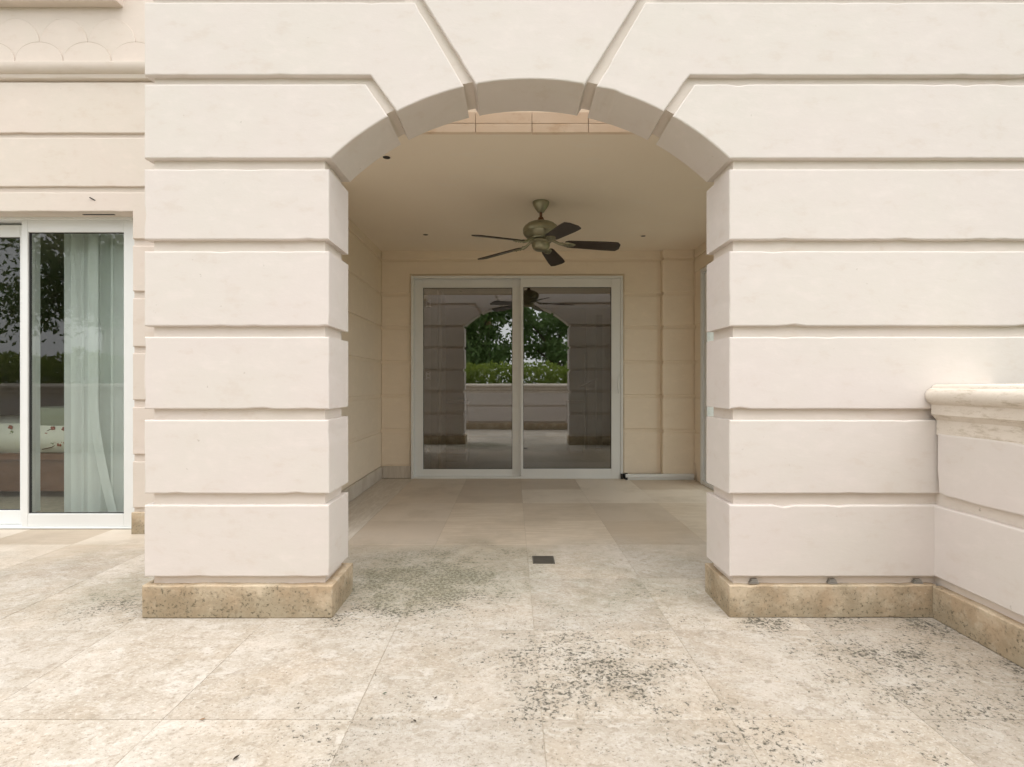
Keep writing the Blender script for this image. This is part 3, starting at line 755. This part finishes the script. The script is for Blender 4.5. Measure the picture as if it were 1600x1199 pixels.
# blinds
bl = thing('vertical_blind', 'pale vertical blind drawn to the right behind the left glass door', 'blind', (-3, 4.1, 2.3))
BYY = 4.10; kbl = BYY / 815
def bx_(px): return (px - 800) * kbl
box('headrail', (WX0, BYY - .03, 2.27), (WX1 + 0.05, BYY + .03, 2.32), ALU, bl)
def slat(x, ang, z0=0.07, lean=None, wd=0.089, dy=0.0):
    bm = bmesh.new(); n = 24; rows = []
    for i in range(n + 1):
        t = i / n; z = 2.28 + (z0 - 2.28) * t
        off = 0
        if lean: off = lean * max(0.0, (t - 0.62) / 0.38) ** 1.4
        row = []
        for j in range(5):
            s = (j / 4 - .5) * wd; bow = 0.006 * (1 - (2 * j / 4 - 1) ** 2)
            row.append(bm.verts.new((x + off + math.cos(ang) * s - math.sin(ang) * bow, BYY + dy + math.sin(ang) * s + math.cos(ang) * bow, z)))
        rows.append(row)
    for a, b in zip(rows, rows[1:]):
        for j in range(4): bm.faces.new((a[j], a[j + 1], b[j + 1], b[j]))
    bmesh.ops.solidify(bm, geom=list(bm.faces), thickness=0.0008)
    finish('slat', bm, SLATWHITE, bl, True)
for q, (px, an) in enumerate(((110, 8), (123, 14), (136, 5), (149, 12))): slat(bx_(px), R(an), dy=-0.012 * (q % 2))
slat(bx_(155), R(18), lean=0.15, dy=-0.055, wd=0.06)
slat(bx_(166), R(74)); slat(bx_(171), R(66), wd=0.07); slat(bx_(178), R(-58)); slat(bx_(188), R(16), dy=-0.03); slat(bx_(203), R(30), dy=0.02)
slat(bx_(53), R(75))
# bedroom behind it
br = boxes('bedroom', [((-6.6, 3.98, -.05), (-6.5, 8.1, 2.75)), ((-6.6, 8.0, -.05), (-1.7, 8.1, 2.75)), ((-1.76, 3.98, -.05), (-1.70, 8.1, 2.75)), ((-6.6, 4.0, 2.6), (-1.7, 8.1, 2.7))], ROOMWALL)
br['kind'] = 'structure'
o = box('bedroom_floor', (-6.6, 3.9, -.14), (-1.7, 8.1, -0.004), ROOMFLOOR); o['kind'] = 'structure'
bed = thing('bed', 'low wooden bed with cream embroidered bedspread behind the left glass door', 'bed', (-4.4, 5.3, 0))
box('base', (-6.2, 4.92, 0.06), (-3.2, 6.7, 0.36), MIDWOOD, bed, 0.01)
box('rail', (-6.25, 4.88, 0.36), (-3.15, 6.75, 0.42), MIDWOOD, bed, 0.01)
def cushion(name, lo, hi, mat, parent, puff=0.04):
    bm = bmesh.new(); bmesh.ops.create_cube(bm, size=1); bmesh.ops.subdivide_edges(bm, edges=list(bm.edges), cuts=9, use_grid_fill=True)
    for v in bm.verts:
        c = v.co * 2
        v.co = Vector((c.x * math.sqrt(max(.0, 1 - .06 * c.y ** 2 - .12 * c.z ** 2)), c.y * math.sqrt(max(0, 1 - .08 * c.x ** 2 - .12 * c.z ** 2)), c.z * math.sqrt(max(0, 1 - .25 * c.x ** 6 - .25 * c.y ** 6))))
        v.co = Vector([(lo[i] + hi[i]) / 2 + v.co[i] * (hi[i] - lo[i]) / 2 for i in range(3)])
        v.co.z += puff * noise.noise(v.co * 3)
    return finish(name, bm, mat, parent, True)
sprd = cushion('bedspread', (-6.15, 4.90, 0.40), (-3.22, 6.68, 0.72), SPREAD, bed, 0.012)
random.seed(3)
bm = bmesh.new()
for s in range(9):
    x0 = -5.6 + s * 0.24; z = 0.47; pts = []
    for i in range(7):
        pts.append((x0 + i * 0.05 + 0.03 * math.sin(i * 1.7 + s), 4.925 - 0.006, z + i * 0.03 + 0.02 * math.sin(i + s * 2)))
    tube(bm, pts, 0.004, 5)
finish('stem_embroidery', bm, BROWN, sprd)
for mat, cnt in ((RED, 40), (GREENTH, 26)):
    bm = bmesh.new()
    for s in range(cnt):
        c = Vector((random.uniform(-5.7, -3.35), 4.915, random.uniform(0.47, 0.68)))
        for q in range(4):
            a = q * math.pi / 2 + random.random()
            bmesh.ops.create_uvsphere(bm, u_segments=6, v_segments=4, radius=0.010, matrix=Matrix.Translation(c + Vector((math.cos(a) * .012, 0, math.sin(a) * .012))))
    finish('flower_embroidery', bm, mat, sprd)['kind'] = 'stuff'
pl = cushion('sage_pillow', (-4.62, 4.93, 0.66), (-4.1, 5.4, 0.86), SAGE, None, 0.01); tag(pl, 'sage green pillow lying on the bed at the left edge', 'pillow')

# ------------------------------------------------------------------ living room behind the sliding door
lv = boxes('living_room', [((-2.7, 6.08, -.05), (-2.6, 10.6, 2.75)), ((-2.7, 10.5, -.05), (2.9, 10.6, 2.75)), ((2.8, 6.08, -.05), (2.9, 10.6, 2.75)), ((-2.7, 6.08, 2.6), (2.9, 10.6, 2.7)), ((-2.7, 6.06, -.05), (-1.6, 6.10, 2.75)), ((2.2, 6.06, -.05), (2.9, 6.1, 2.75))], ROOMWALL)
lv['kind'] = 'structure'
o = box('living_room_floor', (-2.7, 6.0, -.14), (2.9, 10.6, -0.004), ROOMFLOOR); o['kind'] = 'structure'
def at(px, d): return (px - 800) * d / 815
def az(py, d): return EYE + (600 - py) * d / 815
o = box('ceiling_beam', (-2.6, 7.0, 2.36), (2.8, 7.25, 2.6), DARKWOOD, None, 0.01); tag(o, 'dark wooden ceiling beam inside the room behind the sliding door', 'beam')
sh = thing('folding_shutter', 'dark folded shutter panel with pale hinges just inside the left door leaf', 'shutter', (at(672, 6.3), 6.3, 0))
box('panel', (at(674, 6.3), 6.25, 0.02), (at(684, 6.3), 6.7, 2.2), DARKWOOD, sh, 0.004)
box('panel', (at(686, 6.3), 6.28, 0.02), (at(690, 6.3), 6.7, 2.2), ROOMFLOOR, sh, 0.004)
for py in (475, 588, 703):
    z = az(py, 6.22); x = at(669.5, 6.22)
    boxes('hinge', [((x - .028, 6.2, z - .045), (x - .016, 6.225, z + .045)), ((x + .014, 6.2, z - .045), (x + .026, 6.225, z + .045)), ((x - .016, 6.203, z - .03), (x + .014, 6.222, z - .016)), ((x - .016, 6.203, z + .016), (x + .014, 6.222, z + .03))], ALU, sh, 0.002)
wk = thing('wicker_chest', 'brown wicker chest standing inside the room behind the left door leaf', 'chest', (at(712, 7.2), 7.2, 0))
x0, x1 = at(692, 7.2), at(729, 7.2)
box('body', (x0 + .01, 7.2, 0.12), (x1 - .01, 7.62, 0.80), WICKER, wk, 0.015)
bm = bmesh.new()
for i in range(13):
    xx = x0 + .02 + (x1 - x0 - .04) * i / 12
    tube(bm, [(xx, 7.19 + .006 * math.sin(i * 1.57 + j * 1.57), 0.13 + j * 0.045) for j in range(16)], 0.008, 5)
for j in range(14):
    zz = 0.14 + j * 0.048
    tube(bm, [(x0 + (x1 - x0) * i / 20, 7.188 + .006 * math.cos(i * 1.57 + j * 1.57), zz) for i in range(21)], 0.007, 5)
finish('weave', bm, WICKER, wk, True)
box('lid', (x0 - .015, 7.17, .80), (x1 + .015, 7.65, .84), MIDWOOD, wk, 0.008)
box('base', (x0, 7.185, .0), (x1, 7.63, .12), DARKWOOD, wk, 0.006)
pc = thing('framed_picture', 'large dark framed picture on the far wall inside the room', 'picture', (at(804, 10.4), 10.4, 1.5))
ring_frame('frame', at(766, 10.4), at(843, 10.4), az(574, 10.4), az(508, 10.4), .11, .11, .1, .1, 10.42, 10.49, BLACK, pc)
box('canvas', (at(771, 10.4), 10.455, az(570, 10.4)), (at(838, 10.4), 10.48, az(512, 10.4)), CANVAS, pc)
dd = thing('room_doorway', 'tall narrow dark doorway in the room behind the right door leaf', 'doorway', (at(938, 8.5), 8.5, 0))
box('post', (at(932, 8.5), 8.48, 0), (at(941, 8.5), 8.6, 2.2), DARKWOOD, dd, 0.004)
box('panel', (at(918, 8.5), 8.6, 0), (at(932, 8.5), 8.66, 2.3), ROOMWALL, dd, 0.004)
box('post', (at(915, 8.5), 8.5, 0), (at(918, 8.5), 8.62, 1.6), BLACK, dd, 0.004)
bm = bmesh.new(); tube(bm, [(at(908, 8.3), 8.4, az(606, 8.3)), (at(934, 8.3), 8.35, az(592, 8.3))], 0.012, 8)
finish('lever_bar', bm, BLACK, dd)
o = lathe('wall_plaque', [(0.0, 0), (0.09, 0.0), (0.1, .01), (0.08, .02), (0.0, .024)], (0, 0, 0), MIDWOOD); o.rotation_euler = (R(90), 0, 0); o.scale = (0.55, 1.25, 1); o.location = (at(950, 8.3), 8.3, az(550, 8.3)); tag(o, 'oval brown wall plaque near the right edge of the door glass', 'plaque')
sb = thing('low_sideboard', 'dark low cabinet inside the room behind the right door leaf', 'cabinet', (at(905, 8.0), 8.0, 0))
box('body', (at(890, 8.0), 8.1, 0.06), (at(914, 8.0), 8.6, 0.78), DARKWOOD, sb, 0.01)
box('top', (at(889, 8.0), 8.08, 0.78), (at(915, 8.0), 8.62, 0.81), MIDWOOD, sb, 0.006)
box('plinth', (at(891, 8.0), 8.12, 0.0), (at(913, 8.0), 8.58, 0.06), BLACK, sb)

# ------------------------------------------------------------------ beyond the terrace (seen mirrored in the glass)
def leaves_mesh(name, centres, size, mat, seed):
    rnd = random.Random(seed); V = []; F = []
    for c in centres:
        d = Vector((rnd.gauss(0, 1), rnd.gauss(0, 1), rnd.gauss(0, .6) + .3)).normalized()
        a = d.orthogonal().normalized(); a = (Matrix.Rotation(rnd.uniform(0, 6.28), 3, d) @ a); b = d.cross(a)
        s = size * rnd.uniform(.6, 1.25); n = len(V)
        V += [c - a * s, c + b * s * .42 + d * s * .1, c + a * s, c - b * s * .42 + d * s * .1]; F.append((n, n + 1, n + 2, n + 3))
    me = bpy.data.meshes.new(name); me.from_pydata([tuple(v) for v in V], [], F); me.materials.append(mat)
    return me
hd = thing('clipped_hedge', 'bright green leafy hedge above the rear parapet, mirrored in the glass doors', 'hedge', (-3, -1.2, -0.16))
rnd = random.Random(11); cs = []
for i in range(38000):
    x = rnd.uniform(-9.5, 4.5); y = -1.2 + rnd.uniform(-.45, .45)
    top = 1.55 + 0.16 * noise.noise(Vector((x * 1.3, y, 0))) + .12 * noise.noise(Vector((x * 4, y * 3, 5)))
    z = -0.1 + (top + .1) * rnd.random() ** .55
    if noise.noise(Vector((x * 3, y * 3, z * 3))) < -.42: continue
    cs.append(Vector((x, y, z)))
link('foliage', leaves_mesh('hedge_foliage', cs, 0.055, LEAF_HEDGE, 5), None, hd)
bm = bmesh.new()
for i in range(40):
    x = -9.3 + i * .35
    tube(bm, [(x, -1.2, -.2), (x + rnd.uniform(-.1, .1), -1.2 + rnd.uniform(-.2, .2), .6), (x + rnd.uniform(-.2, .2), -1.2 + rnd.uniform(-.3, .3), 1.3)], [.018, .012, .005], 5)
finish('stems', bm, BARK, hd)
o = box('planting_bed', (-9.6, -2.2, -.158), (4.6, PY - 0.2, -.12), SOIL); o['kind'] = 'structure'

def tree(loc, label, h, rad, seed, n=9000):
    rnd = random.Random(seed); t = thing('garden_tree', label, 'tree', loc, 'trees beyond the terrace')
    L = Vector(loc); bm = bmesh.new(); tips = []
    tk = [L + Vector((0, 0, -.05)), L + Vector((.06 * h * rnd.uniform(-1, 1), 0, h * .22)), L + Vector((.08 * h * rnd.uniform(-1, 1), .03 * h, h * .42)), L + Vector((0, 0, h * .7))]
    tube(bm, tk, [.16, .13, .10, .05], 10)
    for i in range(11):
        a = i * 2.4 + rnd.random(); st = tk[1].lerp(tk[2], rnd.uniform(.4, 1)) if i < 7 else tk[2].lerp(tk[3], rnd.random())
        rr_ = rad * rnd.uniform(.45, .85)
        e = L + Vector((math.cos(a) * rr_, math.sin(a) * rr_, h * rnd.uniform(.42, .9)))
        mid = st.lerp(e, .5) + Vector((0, 0, .2)); tube(bm, [st, mid, e], [.06, .04, .015], 6); tips += [e, mid.lerp(e, .5)]
    finish('trunk', bm, BARK, t, True)
    cl = [(p, rad * rnd.uniform(.2, .36)) for p in tips] + [(L + Vector((rnd.gauss(0, .45) * rad, rnd.gauss(0, .45) * rad, h * rnd.uniform(.4, .98))), rad * rnd.uniform(.16, .3)) for _ in range(16)]
    cs = []
    for i in range(n):
        c, r = rnd.choice(cl); v = Vector((rnd.gauss(0, 1), rnd.gauss(0, 1), rnd.gauss(0, .8))); v.normalize(); v *= r * rnd.random() ** .4
        cs.append(c + v)
    link('crown', leaves_mesh('tree_crown', cs, 0.10, LEAF_TREE, seed), None, t)
tree((-1.5, -6.6, -.16), 'leafy tree mirrored in the left leaf of the back sliding door', 4.9, 1.95, 21, 9500)
tree((1.9, -7.6, -.16), 'leafy tree mirrored in the right leaf of the back sliding door', 5.1, 2.1, 22, 9500)
tree((-10.8, -7.5, -.16), 'broad leafy tree added to darken the reflection in the far left glass door', 6.8, 3.6, 23, 16000)  # placed and enlarged to block the sky mirrored in the left glass

hs = thing('neighbouring_house', 'pale plastered house with terracotta roof beyond the garden trees', 'house', (-8, -24, 0))
box('wall', (-25, -30, -.2), (-2.2, -24, 5.5), BEIGE_CLOTH, hs)
slab('roof', [(-31, 5.5), (-23, 5.5), (-27, 7.6)], -25.6, -1.6, SIDE, ROOFTILE, hs, bev=0.02, back=False)
for i in range(6):
    for z in (1.0, 3.6):
        x = -23 + i * 3.5
        wnd = ring_frame('window', x, x + 1.3, z, z + 1.4, .08, .08, .08, .08, -23.99, -23.9, ALU, hs)
        box('pane', (x + .07, -23.97, z + .07), (x + 1.23, -23.94, z + 1.33), WINDARK, wnd)

# ------------------------------------------------------------------ debris on the paving
random.seed(5)
def litter(px, py, size, mat, label, ang):
    d = 815 * EYE / (py - 600); x = (px - 800) * d / 815
    bm = bmesh.new(); n = 7; rows = []
    for i in range(n + 1):
        t = i / n; wd = size * .2 * math.sin(math.pi * min(.97, max(.04, t)))
        z = 0.003 + size * .28 * (t - .35) ** 2
        rows.append([bm.verts.new((size * (t - .5), s * wd, z + abs(s) * wd * .5)) for s in (-1, 0, 1)])
    for a, b in zip(rows, rows[1:]):
        for j in range(2): bm.faces.new((a[j], a[j + 1], b[j + 1], b[j]))
    bmesh.ops.solidify(bm, geom=list(bm.faces), thickness=0.0006)
    o = finish('fallen_leaf', bm, mat); o.location = (x, d, 0.001); o.rotation_euler = (0, 0, ang); tag(o, label, 'leaf')
DRY = plain('dry_leaf', (0.05, 0.035, 0.02), 0.8); GRN = plain('green_leaf', (0.03, 0.11, 0.05), 0.6); TAN = plain('tan_leaf', (0.36, 0.20, 0.09), 0.8)
litter(601, 1086, .016, GRN, 'tiny green curled leaf on the paving left of centre', .4)
litter(681, 1093, .015, DRY, 'tiny dark curled leaf on the paving right of the green one', 1.0)
litter(648, 1129, .015, DRY, 'tiny dark leaf lying on the paver joint near the front', 2.6)
litter(369, 1187, .022, DRY, 'dark crumpled leaf at the bottom edge left of centre', 1.1)
litter(316, 1127, .018, TAN, 'small tan leaf scrap on the paving at lower left', .5)
